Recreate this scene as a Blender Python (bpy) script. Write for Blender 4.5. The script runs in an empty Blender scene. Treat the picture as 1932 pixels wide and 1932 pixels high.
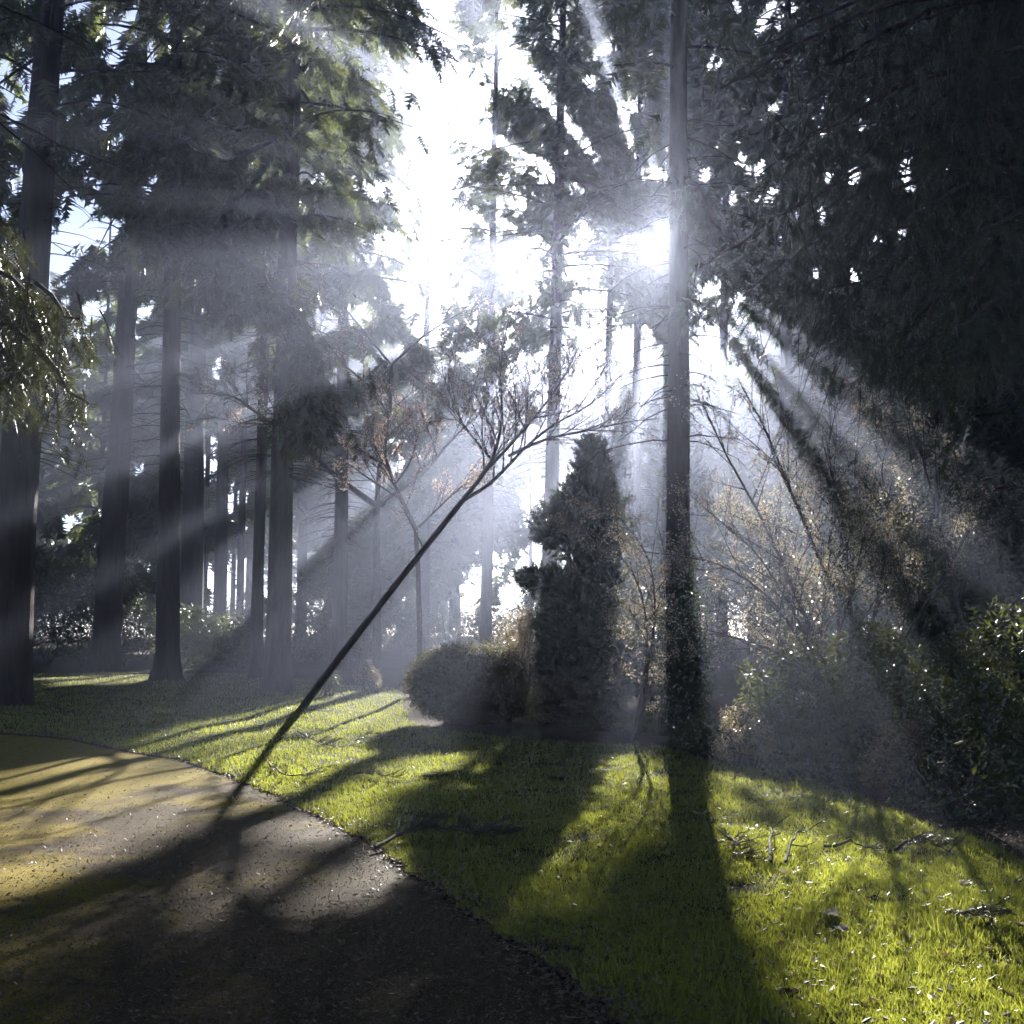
import bpy, math, random
import numpy as np
from mathutils import Vector
R = math.radians
scene = bpy.context.scene
COL = scene.collection

# ------------------------------------------------------------------ camera
EYE = np.array([0.0, 0.0, 1.6])
F = 2170.0                      # focal length in pixels of a 1932 px wide frame
HORIZON = 1200.0
PITCH = math.atan((HORIZON - 966.0) / F)
FWD = np.array([0, math.cos(PITCH), math.sin(PITCH)])
UPV = np.array([0, -math.sin(PITCH), math.cos(PITCH)])
RGT = np.array([1.0, 0, 0])
cam_d = bpy.data.cameras.new("camera")
cam = bpy.data.objects.new("camera", cam_d)
COL.objects.link(cam)
cam.location = EYE
cam.rotation_euler = (math.pi / 2 + PITCH, 0, 0)
cam_d.sensor_width = 36.0
cam_d.lens = 36.0 * F / 1932.0
cam_d.clip_start = 0.05
cam_d.clip_end = 3000
scene.camera = cam

# ------------------------------------------------------------------ light
SUN_PX = (1251.0, 452.0)
SUN = FWD * F + RGT * (SUN_PX[0] - 966) + UPV * (966 - SUN_PX[1])
SUN = SUN / np.linalg.norm(SUN)
SUN_EL = math.asin(SUN[2])
SUN_AZ = math.atan2(SUN[0], SUN[1])      # clockwise from +Y
w = bpy.data.worlds.new("World")
scene.world = w
w.use_nodes = True
nt = w.node_tree
nt.nodes.clear()
sky = nt.nodes.new("ShaderNodeTexSky")
sky.sky_type = 'NISHITA'
sky.sun_disc = False
sky.sun_elevation = SUN_EL
sky.sun_rotation = SUN_AZ
sky.air_density = 0.45
sky.dust_density = 0.3
bg = nt.nodes.new("ShaderNodeBackground")
bg.inputs[1].default_value = 0.05
out = nt.nodes.new("ShaderNodeOutputWorld")
nt.links.new(sky.outputs[0], bg.inputs[0])
nt.links.new(bg.outputs[0], out.inputs[0])
sd = bpy.data.lights.new("sun", 'SUN')
sd.energy = 5.0
sd.angle = R(0.5)
sd.color = (1.0, 0.955, 0.88)
so = bpy.data.objects.new("sun", sd)
COL.objects.link(so)
so.rotation_euler = Vector(SUN).to_track_quat('Z', 'Y').to_euler()
so.location = (20, 60, 50)
scene.view_settings.view_transform = 'Standard'
scene.view_settings.look = 'None'
scene.view_settings.gamma = 1.0
scene.view_settings.exposure = 2.38
HAZE_DENSITY = 0.0034
HAZE_G = 0.76
HAZE_COLOR = (0.66, 0.735, 1.0, 1)
cy = scene.cycles
cy.max_bounces = 5
cy.diffuse_bounces = 0
cy.glossy_bounces = 1
cy.transmission_bounces = 3
cy.volume_bounces = 0
cy.transparent_max_bounces = 4
cy.use_denoising = True
cy.caustics_reflective = False
cy.caustics_refractive = False
cy.sample_clamp_indirect = 3.0
cy.use_adaptive_sampling = True
cy.adaptive_threshold = 0.02

# ------------------------------------------------------------------ geometry of the place
def sstep(a, b, v):
    t = np.clip((v - a) / (b - a), 0, 1)
    return t * t * (3 - 2 * t)

def terrain(x, y):
    x = np.asarray(x, float); y = np.asarray(y, float)
    z = 0.42 * sstep(14, 34, y) * (1 - 0.4 * sstep(-2, 12, x))
    z = z + 0.035 * np.sin(x * 0.9 + 1.3) * np.sin(y * 0.7 + 0.4) + 0.02 * np.sin(x * 2.1 + y * 1.3)
    z = z + 1.1 * sstep(45, 90, y)
    return z

def pt(px, py, d):
    """the point at forward distance d that the photograph shows at pixel px, py"""
    v = FWD * F + RGT * (px - 966) + UPV * (966 - py)
    return EYE + v * (d / v[1])

def gp(px, py):
    v = FWD * F + RGT * (px - 966) + UPV * (966 - py)
    if v[2] > -4: v[2] = -4
    z = 0.0
    for _ in range(12):
        t = (z - EYE[2]) / v[2]
        p = EYE + v * t
        z = 0.5 * z + 0.5 * float(terrain(p[0], p[1]))
    return np.array([p[0], p[1], float(terrain(p[0], p[1]))])

def to_px(P):
    r = P - EYE
    f = r @ FWD
    f = np.where(np.abs(f) < 1e-3, 1e-3, f)
    return 966 + F * (r @ RGT) / f, 966 - F * (r @ UPV) / f, f

def in_poly(x, y, poly):
    x = np.asarray(x); y = np.asarray(y)
    c = np.zeros(x.shape, bool)
    n = len(poly); j = n - 1
    for i in range(n):
        xi, yi = poly[i]; xj, yj = poly[j]
        with np.errstate(divide='ignore', invalid='ignore'):
            k = ((yi > y) != (yj > y)) & (x < (xj - xi) * (y - yi) / (yj - yi + 1e-12) + xi)
        c ^= k
        j = i
    return c

# where the canopy is open to the sun: ground patches (picture pixels) and how open
OPEN = [
    (.997, [(40, 1272), (330, 1258), (380, 1262), (300, 1282), (120, 1292)]),
    (.997, [(300, 1392), (340, 1368), (520, 1332), (620, 1304), (770, 1312), (830, 1338), (800, 1366), (690, 1380), (600, 1362), (470, 1392)]),
    (.997, [(380, 1462), (450, 1432), (640, 1398), (720, 1412), (830, 1420), (832, 1446), (740, 1480), (660, 1530), (600, 1560), (500, 1520)]),
    (.998, [(1050, 1436), (1120, 1412), (1262, 1412), (1272, 1540), (1200, 1566), (1010, 1612), (860, 1640), (700, 1596), (770, 1556), (920, 1514)]),
    (.997, [(1340, 1448), (1470, 1462), (1560, 1482), (1700, 1548), (1800, 1610), (1932, 1660), (2100, 1760), (2100, 2050), (1600, 2050), (1500, 1840), (1420, 1700), (1350, 1560)]),
    (.997, [(-80, 1575), (150, 1500), (330, 1452), (440, 1480), (440, 1520), (300, 1570), (170, 1620), (-80, 1720)]),
    (.997, [(735, 1350), (1015, 1335), (1005, 1405), (900, 1470), (770, 1420)]),
    (.85, [(170, 1640), (420, 1560), (600, 1560), (650, 1600), (480, 1680), (250, 1760), (-80, 1870), (-80, 1790), (150, 1700)]),
    (.7, [(-100, 1432), (120, 1440), (330, 1432), (280, 1448), (100, 1470), (-100, 1490)]),
]
# lit sectors of air: angle about the sun (0 straight down, + to the right), distance from the line eye-sun in metres
SECT = [(-9, 1, 5.0, 8.5, .994), (-33, -27.5, 7.5, 40, .994), (-26, -22, 8.5, 40, .994), (-20, -12, 9, 40, .994), (-37.3, -36.0, 8, 30, .994), (-43, -40, 8.5, 22, .99),
        (-49, -47, 9, 18, .985), (-56, -53, 10, 17, .985), (-63, -61, 10, 15, .98), (-71, -68.5, 10, 15, .975), (-80, -78, 10, 14, .95), (-92, -89.5, 9, 12, .9), (-104, -101, 9, 12.5, .95),
        (9, 12, 3.0, 9, .994), (15, 19, 2.2, 8, .994), (22, 26, 1.8, 8, .994), (28.5, 32.5, 1.5, 8, .996), (34.5, 38.5, 1.3, 7, .998), (41, 47.5, 1.2, 6.3, .998), (51, 56, 1.3, 6, .998),
        (19, 31, 4.4, 7.6, .99), (-93, -70, 4.2, 5.7, .985), (-165, -161, 1.0, 7, .97), (174, 178, .8, 5, .97), (-143, -140, 2, 8, .98), (-124, -121, 3, 9, .97)]
SIDE = np.cross(SUN, [0, 0, 1.0]); SIDE = SIDE / np.linalg.norm(SIDE)
if SIDE[0] < 0: SIDE = -SIDE
UPS = np.cross(SIDE, SUN); UPS = UPS / np.linalg.norm(UPS)
if UPS[2] < 0: UPS = -UPS
# clearings in the crowns through which the sky stands white
SKYGAP = [(.975, [(735, 110), (860, 90), (960, 20), (1005, 120), (900, 330), (900, 560), (860, 650), (770, 640), (700, 480), (730, 250)]),
          (.93, [(1065, 380), (1130, 400), (1190, 420), (1225, 500), (1200, 570), (1180, 720), (1110, 760), (1060, 620)]),
          (.9, [(1195, 610), (1250, 620), (1260, 940), (1210, 960), (1190, 800)]),
          (.75, [(930, 300), (1020, 300), (1020, 620), (930, 640)]),
          (.75, [(100, 380), (260, 385), (290, 440), (160, 470), (100, 450)]),
          (.6, [(490, 900), (560, 900), (560, 1200), (400, 1200), (400, 850)]),
          (.8, [(1010, 860), (1080, 860), (1040, 1000), (1000, 960)])]

HOLES = [(156, 3, 18), (224, 55, 20), (220, 110, 18), (287, 100, 16), (136, 140, 16), (7, 160, 14), (22, 220, 20), (140, 408, 26), (175, 445, 22), (120, 445, 20), (210, 440, 14),
         (177, 592, 20), (180, 349, 12), (217, 191, 12), (272, 360, 14), (18, 305, 15), (147, 301, 12), (420, 680, 14), (412, 705, 16), (10, 400, 12), (250, 20, 12),
         (401, 835, 16), (398, 870, 20), (437, 947, 16), (441, 1080, 18), (441, 1110, 22), (382, 1087, 18), (74, 859, 14), (129, 984, 16), (257, 888, 10),
         (1457, 33, 30), (1435, 62, 12), (1553, 173, 16), (1619, 235, 12), (1718, 55, 14), (1461, 199, 16), (1509, 121, 12), (1553, 250, 13), (1549, 401, 20), (1612, 331, 26),
         (1711, 305, 20), (1718, 346, 18), (1785, 316, 14), (1704, 434, 22), (1656, 452, 15), (1538, 515, 18), (1608, 515, 20), (1461, 445, 14), (1494, 404, 16), (1450, 368, 20),
         (1762, 375, 14), (1843, 232, 10), (1915, 427, 14), (1655, 520, 12), (1560, 325, 16), (1430, 330, 20), (1400, 300, 18), (1375, 375, 20), (1330, 330, 16), (1585, 830, 20), (1620, 870, 12),
         (1150, 90, 16), (1110, 150, 14), (1200, 200, 16), (1060, 40, 16), (960, 20, 14), (1225, 100, 12), (1235, 330, 18), (1350, 120, 14), (1410, 150, 12)]

_hr = np.random.default_rng(3)
_h = []
for hx, hy, hr in HOLES:
    _h.append((hx, hy, hr * .85))
    for _ in range(4):
        _h.append((hx + _hr.normal(0, hr * .9), hy + _hr.normal(0, hr * .8), hr * _hr.uniform(.25, .6)))
for _ in range(90):
    _h.append((_hr.uniform(1310, 1830), _hr.uniform(0, 600), _hr.uniform(6, 12)))
for _ in range(60):
    _h.append((_hr.uniform(-10, 420), _hr.uniform(0, 620), _hr.uniform(6, 12)))
HOLES = _h

def hole_keep(P, rng):
    x, y, f = to_px(P)
    x = x + rng.normal(0, 5, len(x)); y = y + rng.normal(0, 5, len(x))
    bad = np.zeros(len(P), bool)
    for hx, hy, hr in HOLES:
        bad |= np.hypot(x - hx, y - hy) < hr * 1.25
    return ~(bad & (rng.random(len(P)) < .97))

def open_pen(P):
    G = P; zg = np.full(len(P), .15)
    for _ in range(3):
        t = (P[:, 2] - zg) / SUN[2]
        G = P - SUN[None, :] * t[:, None]
        zg = terrain(G[:, 0], G[:, 1]) + .06
    gx, gy, gf = to_px(G)
    pen = np.zeros(len(P))
    for pr, poly in OPEN:
        m = in_poly(gx, gy, poly) & (gf > 1)
        pen[m] = np.maximum(pen[m], pr)
    return pen

def light_pen(P):
    pen = open_pen(P)
    r = P - EYE
    a = r @ SIDE; b = -(r @ UPS)
    rho = np.hypot(a, b); phi = np.degrees(np.arctan2(a, b))
    phi = phi + .7 * np.sin(P[:, 0] * 3.1 + P[:, 2] * 2.3) + .4 * np.sin(P[:, 1] * 5.1 + P[:, 2] * 7)
    shade = near_ground(P)
    for a0, a1, r0, r1, pr in SECT:
        m = (phi > a0) & (phi < a1) & (rho > r0) & (rho < r1) & (~shade | (a0 > 15) & (rho > 4.3))
        pen[m] = np.maximum(pen[m], pr)
    return pen

def near_ground(P):
    t = (P[:, 2] - .2) / SUN[2]
    G = P - SUN[None, :] * t[:, None]
    gx, gy, gf = to_px(G)
    return (gf > 1) & (gx > -120) & (gx < 2050) & (gy > 1262) & (gy < 2300)

def keep_mask(P, rng, far=True, D=None):
    """False where a spray of foliage is missing from the canopy"""
    if len(P) == 0: return np.zeros(0, bool)
    pen = light_pen(P)
    if D is not None:
        pen = np.maximum(pen, light_pen(P - D * .5)); pen = np.maximum(pen, light_pen(P + D * .5))
    shade = near_ground(P)
    r = P - EYE
    a = r @ SIDE; b = -(r @ UPS)
    rho = np.hypot(a, b); phi = np.degrees(np.arctan2(a, b))
    pen[rho < 0.55] = .995
    # small ragged holes
    q = np.sin(phi * .35 + 1.0) * np.sin(rho * 2.1 + phi * .11) + .5 * np.sin(phi * .9 + rho * 1.3)
    m = (q > 1.18) & ~shade & ~((phi > 57) & (phi < 150) & (rho < 5.5)) & ~((phi < -9) & (rho < 6))
    pen[m] = np.maximum(pen[m], .8)
    if far:
        x, y, f = to_px(P)
        xx = x + 7 * np.sin(P[:, 2] * 9) + rng.normal(0, 5, len(x)); yy = y + rng.normal(0, 5, len(x))
        for e in ((0,) if D is None else (-.5, 0, .5)):
            x2, y2, f2 = to_px(P + D * e) if D is not None else (xx, yy, f)
            for hx, hy, hr in HOLES:
                k = 1 + .35 * np.sin(3 * np.arctan2(y2 - hy, x2 - hx) + hx)
                m = (np.hypot(x2 - hx, (y2 - hy)) < hr * k) & (f > 3)
                pen[m] = np.maximum(pen[m], .99)
        x = x + rng.normal(0, 14, len(x)) + 30 * np.sin(P[:, 2] * 1.7 + P[:, 0] * .9) + 14 * np.sin(P[:, 2] * 4.3 + P[:, 0] * 3); y = y + rng.normal(0, 12, len(x)) + 22 * np.sin(P[:, 0] * 1.9 + P[:, 1])
        for pr, poly in SKYGAP:
            m = in_poly(x, y, poly) & (f > 12) & (f < (66 if poly[0][0] > 1060 else 999))
            pen[m] = np.maximum(pen[m], pr)
            if poly[0][0] > 1060:
                m = in_poly(x, y, poly) & (f >= 66); pen[m] = np.maximum(pen[m], .75)
        d = np.hypot(x - SUN_PX[0], y - SUN_PX[1])
        pen[(d < 48) & (f > 3)] = .985
    return rng.random(len(P)) > pen

# ------------------------------------------------------------------ materials
def mat(name):
    m = bpy.data.materials.new(name); m.use_nodes = True
    m.node_tree.nodes.clear()
    return m, m.node_tree.nodes, m.node_tree.links

def noise_ramp(n, l, scale, stops, detail=4, coord=None, rough=.6):
    tx = n.new("ShaderNodeTexNoise"); tx.inputs['Scale'].default_value = scale; tx.inputs['Detail'].default_value = detail
    tx.inputs['Roughness'].default_value = rough
    if coord is not None: l.new(coord, tx.inputs['Vector'])
    r = n.new("ShaderNodeValToRGB")
    e = r.color_ramp.elements
    e[0].position, e[0].color = stops[0][0], (*stops[0][1], 1)
    e[1].position, e[1].color = stops[-1][0], (*stops[-1][1], 1)
    for p, c in stops[1:-1]:
        k = e.new(p); k.color = (*c, 1)
    l.new(tx.outputs['Fac'], r.inputs[0])
    return tx, r

def leaf_mat(name, c1, c2, trans, tw=.45, rough=.35, spec=.5, scale=3.0, c3=None):
    m, n, l = mat(name)
    geo = n.new("ShaderNodeNewGeometry")
    stops = [(.3, c1), (.7, c2)] if c3 is None else [(.3, c1), (.55, c2), (.72, c3)]
    tx, r = noise_ramp(n, l, scale, stops, 3, geo.outputs['Position'])
    p = n.new("ShaderNodeBsdfPrincipled")
    p.inputs['Roughness'].default_value = rough
    p.inputs['Specular IOR Level'].default_value = spec
    l.new(r.outputs[0], p.inputs['Base Color'])
    t = n.new("ShaderNodeBsdfTranslucent"); t.inputs['Color'].default_value = (*trans, 1)
    x = n.new("ShaderNodeMixShader"); x.inputs[0].default_value = tw
    o = n.new("ShaderNodeOutputMaterial")
    l.new(p.outputs[0], x.inputs[1]); l.new(t.outputs[0], x.inputs[2]); l.new(x.outputs[0], o.inputs[0])
    return m

def bark_mat(name, c1, c2, scale=9.0, stretch=.12, bump=.9):
    m, n, l = mat(name)
    tc = n.new("ShaderNodeTexCoord")
    mp = n.new("ShaderNodeMapping"); mp.inputs['Scale'].default_value = (1, 1, stretch)
    l.new(tc.outputs['Object'], mp.inputs[0])
    tx, r = noise_ramp(n, l, scale, [(.35, c1), (.65, c2)], 6, mp.outputs[0], .7)
    p = n.new("ShaderNodeBsdfPrincipled"); p.inputs['Roughness'].default_value = .85
    l.new(r.outputs[0], p.inputs['Base Color'])
    b = n.new("ShaderNodeBump"); b.inputs['Strength'].default_value = bump; b.inputs['Distance'].default_value = .05
    l.new(tx.outputs['Fac'], b.inputs['Height']); l.new(b.outputs[0], p.inputs['Normal'])
    o = n.new("ShaderNodeOutputMaterial"); l.new(p.outputs[0], o.inputs[0])
    return m

M = {}
M['needle'] = leaf_mat('fir_needles', (.030, .048, .020), (.060, .085, .028), (.17, .20, .06), .42, .38, .5, 2.0)
M['needle_near'] = leaf_mat('fir_needles_close', (.028, .042, .018), (.06, .075, .025), (.10, .105, .03), .24, .32, .5, 5.0)
M['moss_twig'] = leaf_mat('lichen_hung_twigs', (.05, .035, .028), (.07, .05, .035), (.12, .09, .05), .3, .6, .3, 5.0)
M['yew'] = leaf_mat('ornamental_conifer_foliage', (.022, .038, .020), (.045, .065, .03), (.10, .12, .04), .25, .45, .4, 5.0)
M['hedge'] = leaf_mat('clipped_hedge_leaves', (.016, .018, .009), (.036, .036, .015), (.34, .31, .10), .24, .6, .2, 8.0)
M['bronze'] = leaf_mat('bronze_shrub_leaves', (.08, .05, .03), (.13, .10, .05), (.40, .32, .16), .5, .35, .5, 8.0)
M['glossy'] = leaf_mat('glossy_evergreen_leaves', (.020, .032, .014), (.042, .058, .020), (.24, .27, .04), .24, .22, .6, 6.0)
M['ivy'] = leaf_mat('ivy_leaves', (.022, .04, .018), (.05, .08, .035), (.15, .20, .05), .3, .25, .6, 6.0)
M['beech'] = leaf_mat('winter_leaves', (.14, .12, .07), (.24, .21, .13), (.52, .45, .28), .45, .20, .6, 6.0, (.32, .14, .06))
M['bud'] = leaf_mat('opening_buds', (.20, .15, .10), (.30, .22, .15), (.6, .46, .34), .5, .35, .5, 6.0, (.34, .14, .09))
M['undergrowth'] = leaf_mat('understorey_leaves', (.03, .045, .022), (.06, .08, .035), (.14, .17, .06), .35, .4, .4, 2.0)
M['grass'] = leaf_mat('grass_blades', (.035, .048, .010), (.075, .090, .017), (.50, .54, .07), .44, .34, .5, 2.6, (.10, .075, .03))
M['bark'] = bark_mat('fir_bark', (.016, .009, .007), (.066, .038, .029))
M['bark_thin'] = bark_mat('twig_bark', (.045, .034, .03), (.11, .085, .07), 12, .5, .3)
M['litter'] = leaf_mat('fallen_leaf_litter', (.07, .045, .03), (.16, .11, .07), (.25, .16, .08), .25, .5, .4, 30)
M['grit'] = leaf_mat('path_grit', (.05, .035, .02), (.16, .12, .06), (.2, .15, .06), .05, .6, .25, 60, (.26, .20, .08))
M['pale_leaf'] = leaf_mat('bleached_fallen_leaf', (.45, .38, .30), (.62, .56, .48), (.6, .5, .4), .25, .4, .5, 20)

def ground_mat(name, layers, rough=.9, bump=.5, bscale=40, bdist=.02, grow_x=None):
    m, n, l = mat(name)
    geo = n.new("ShaderNodeNewGeometry")
    col = None
    for i, (sc, stops, fac) in enumerate(layers):
        tx, r = noise_ramp(n, l, sc, stops, 8, geo.outputs['Position'], .65)
        if col is None: col = r.outputs[0]
        else:
            f, fr = noise_ramp(n, l, fac[0], [(fac[1], (0, 0, 0)), (fac[2], (1, 1, 1))], 5, geo.outputs['Position'])
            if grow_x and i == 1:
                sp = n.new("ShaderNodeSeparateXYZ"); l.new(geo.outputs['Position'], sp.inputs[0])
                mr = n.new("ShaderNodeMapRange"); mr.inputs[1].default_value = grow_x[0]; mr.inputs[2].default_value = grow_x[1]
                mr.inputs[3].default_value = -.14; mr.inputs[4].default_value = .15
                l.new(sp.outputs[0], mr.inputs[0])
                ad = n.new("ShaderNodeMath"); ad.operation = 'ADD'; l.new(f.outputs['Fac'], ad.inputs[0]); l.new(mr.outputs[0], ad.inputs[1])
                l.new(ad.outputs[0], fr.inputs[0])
            x = n.new("ShaderNodeMix"); x.data_type = 'RGBA'
            l.new(fr.outputs[0], x.inputs[0]); l.new(col, x.inputs[6]); l.new(r.outputs[0], x.inputs[7])
            col = x.outputs[2]
    p = n.new("ShaderNodeBsdfPrincipled"); p.inputs['Roughness'].default_value = rough; p.inputs['Specular IOR Level'].default_value = .12
    l.new(col, p.inputs['Base Color'])
    tx = n.new("ShaderNodeTexNoise"); tx.inputs['Scale'].default_value = bscale; tx.inputs['Detail'].default_value = 6
    tx.inputs['Roughness'].default_value = .75
    l.new(geo.outputs['Position'], tx.inputs['Vector'])
    b = n.new("ShaderNodeBump"); b.inputs['Strength'].default_value = bump; b.inputs['Distance'].default_value = bdist
    l.new(tx.outputs['Fac'], b.inputs['Height']); l.new(b.outputs[0], p.inputs['Normal'])
    o = n.new("ShaderNodeOutputMaterial"); l.new(p.outputs[0], o.inputs[0])
    return m

M['soil'] = ground_mat('forest_soil', [(9, [(.3, (.030, .016, .011)), (.7, (.08, .046, .031))], None),
                                       (3, [(.3, (.03, .035, .012)), (.7, (.05, .07, .02))], (.5, .5, .65))], .95, .9, 30, .04)
M['turf'] = ground_mat('turf_soil', [(25, [(.3, (.03, .032, .010)), (.7, (.07, .075, .02))], None),
                                     (30, [(.3, (.06, .045, .025)), (.7, (.10, .08, .045))], (1.5, .55, .7))], .95, .8, 50, .02)
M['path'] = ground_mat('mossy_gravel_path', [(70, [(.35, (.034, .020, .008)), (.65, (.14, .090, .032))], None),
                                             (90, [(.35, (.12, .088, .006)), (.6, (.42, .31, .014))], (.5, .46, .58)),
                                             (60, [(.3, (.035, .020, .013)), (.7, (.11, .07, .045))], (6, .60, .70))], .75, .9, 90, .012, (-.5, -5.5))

# ------------------------------------------------------------------ mesh helpers
def tag(o, label=None, cat=None, group=None, kind=None):
    if label: o['label'] = label
    if cat: o['category'] = cat
    if group: o['group'] = group
    if kind: o['kind'] = kind
    return o

def mesh_from(name, V, Fc, k, material, parent=None, smooth=False, loc=None):
    """V (n,3) vertices in world space, Fc (m,k) faces"""
    V = np.asarray(V, dtype=np.float32); Fc = np.asarray(Fc, dtype=np.int32)
    if loc is not None: V = V - np.asarray(loc, dtype=np.float32)
    me = bpy.data.meshes.new(name)
    me.vertices.add(len(V)); me.vertices.foreach_set("co", V.ravel())
    me.loops.add(Fc.size); me.loops.foreach_set("vertex_index", Fc.ravel())
    me.polygons.add(len(Fc))
    me.polygons.foreach_set("loop_start", np.arange(0, Fc.size, k, dtype=np.int32))
    me.polygons.foreach_set("loop_total", np.full(len(Fc), k, dtype=np.int32))
    if smooth: me.polygons.foreach_set("use_smooth", np.ones(len(Fc), bool))
    me.update(calc_edges=True)
    me.materials.append(material)
    o = bpy.data.objects.new(name, me); COL.objects.link(o)
    if parent is not None: o.parent = parent
    return o

def empty(name, loc):
    o = bpy.data.objects.new(name, None); COL.objects.link(o)
    o.location = loc; o.empty_display_size = .3
    return o

def unit(v):
    return v / np.maximum(np.linalg.norm(v, axis=-1, keepdims=True), 1e-9)

class Tubes:
    def __init__(self): self.V = []; self.F = []; self.n = 0
    def add(self, P, rad, sides=6, noise=0, rng=None, cap=True):
        P = np.asarray(P, float); rad = np.asarray(rad, float)
        T = unit(np.gradient(P, axis=0))
        ref = np.array([0.31, 0.95, 0.05]) if abs(T[0][2]) > .6 else np.array([0.02, 0.1, 1.0])
        A = unit(np.cross(T, ref)); B = np.cross(T, A)
        an = np.arange(sides) * 2 * math.pi / sides
        rr = np.repeat(rad[:, None], sides, 1)
        if noise and rng is not None: rr = rr * (1 + rng.normal(0, noise, (1, sides)) + rng.normal(0, noise * .7, rr.shape))
        V = P[:, None, :] + A[:, None, :] * (np.cos(an)[None, :, None] * rr[..., None]) + B[:, None, :] * (np.sin(an)[None, :, None] * rr[..., None])
        n = len(P)
        i = np.arange(n - 1)[:, None] * sides + np.arange(sides)[None, :]
        j = np.arange(n - 1)[:, None] * sides + (np.arange(sides)[None, :] + 1) % sides
        f = np.stack([i, j, j + sides, i + sides], -1).reshape(-1, 4) + self.n
        self.V.append(V.reshape(-1, 3)); self.F.append(f); self.n += n * sides
    def build(self, name, material, parent=None, loc=None, smooth=True):
        return mesh_from(name, np.concatenate(self.V), np.concatenate(self.F), 4, material, parent, smooth, loc)

def tri_template(kind):
    rg = np.random.default_rng(5)
    T = []
    def tri(a, b, c): T.append([a, b, c])
    if kind == 'far':      n, w, tipx, rch = 5, .15, .28, .42
    elif kind == 'mid':    n, w, tipx, rch = 8, .075, .20, .34
    else:                  n, w, tipx, rch = 16, .022, .13, .22
    for i in range(n):
        x = (i + .3) / n
        for s in (-1, 1):
            k = rch * (1 - .55 * x) * rg.uniform(.8, 1.2)
            dz = rg.uniform(-.12, .03)
            tri([x - w * .6, 0, 0], [x + w, 0, -.01], [x + tipx * rg.uniform(.8, 1.2), s * k, dz])
    if kind == 'near':
        for i in range(10):
            x = (i + .3) / 10
            tri([x - w, 0, 0], [x + w, 0, 0], [x + .12, rg.uniform(-.05, .05), rg.uniform(-.18, .14)])
    tri([.0, -w * .25, 0], [.0, w * .25, 0], [1.0, 0, -.02])
    tri([.7, -w * .8, 0], [.7, w * .8, 0], [1.12, 0, -.03])
    return np.array(T, float)
TPL = {k: tri_template(k) for k in ('far', 'mid', 'near')}

def spray_mesh(pos, dr, L, tpl, rng, flat=.5):
    """triangles of feathery sprays; returns vertices (n*3,3)"""
    T = TPL[tpl]
    dr = unit(dr)
    rv = rng.normal(0, 1, dr.shape) * flat + np.array([0, 0, 1.0])
    Y = unit(np.cross(rv, dr)); Z = np.cross(dr, Y)
    t = T.reshape(-1, 3)
    wd = rng.uniform(.75, 1.25, len(pos))
    V = pos[:, None, :] + L[:, None, None] * (t[None, :, 0:1] * dr[:, None, :] + t[None, :, 1:2] * Y[:, None, :] * wd[:, None, None] + t[None, :, 2:3] * Z[:, None, :])
    return V.reshape(-1, 3)

def tris(name, V, material, parent=None, loc=None):
    return mesh_from(name, V, np.arange(len(V)).reshape(-1, 3), 3, material, parent, False, loc)

def interp(P, t):
    P = np.asarray(P, float)
    s = np.linspace(0, 1, len(P))
    return np.stack([np.interp(t, s, P[:, k]) for k in range(3)], -1)

def bough(P, W, count, L, hang, rng, t0=.12):
    """positions, directions and lengths of the sprays on one bough"""
    t = t0 + (1 - t0) * rng.random(count) ** .8
    p = interp(P, t); tg = unit(interp(P, np.minimum(t + .04, 1)) - interp(P, np.maximum(t - .04, 0)))
    lat = unit(np.cross(tg, [0, 0, 1.0]) + 1e-6)
    sg = np.where(rng.random(count) < .5, -1.0, 1.0)
    sh = np.clip(1.25 * (1 - t) + .25, 0, 1) * np.clip(t * 4, 0, 1)
    u = rng.random(count) ** 1.2 * W * sh
    p = p + lat * (sg * u)[:, None]
    p[:, 2] -= (u ** 1.4) * .35 * (1 + hang) + rng.random(count) ** 2 * hang * .5
    d = tg * rng.uniform(.2, .9, (count, 1)) + lat * (sg * rng.uniform(.2, .9, count))[:, None] + np.array([0, 0, -1.0]) * (hang * rng.uniform(.3, 1.3, (count, 1)))
    d = d + rng.normal(0, .2, d.shape)
    return p, d, L * rng.uniform(.7, 1.25, count)

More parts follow.
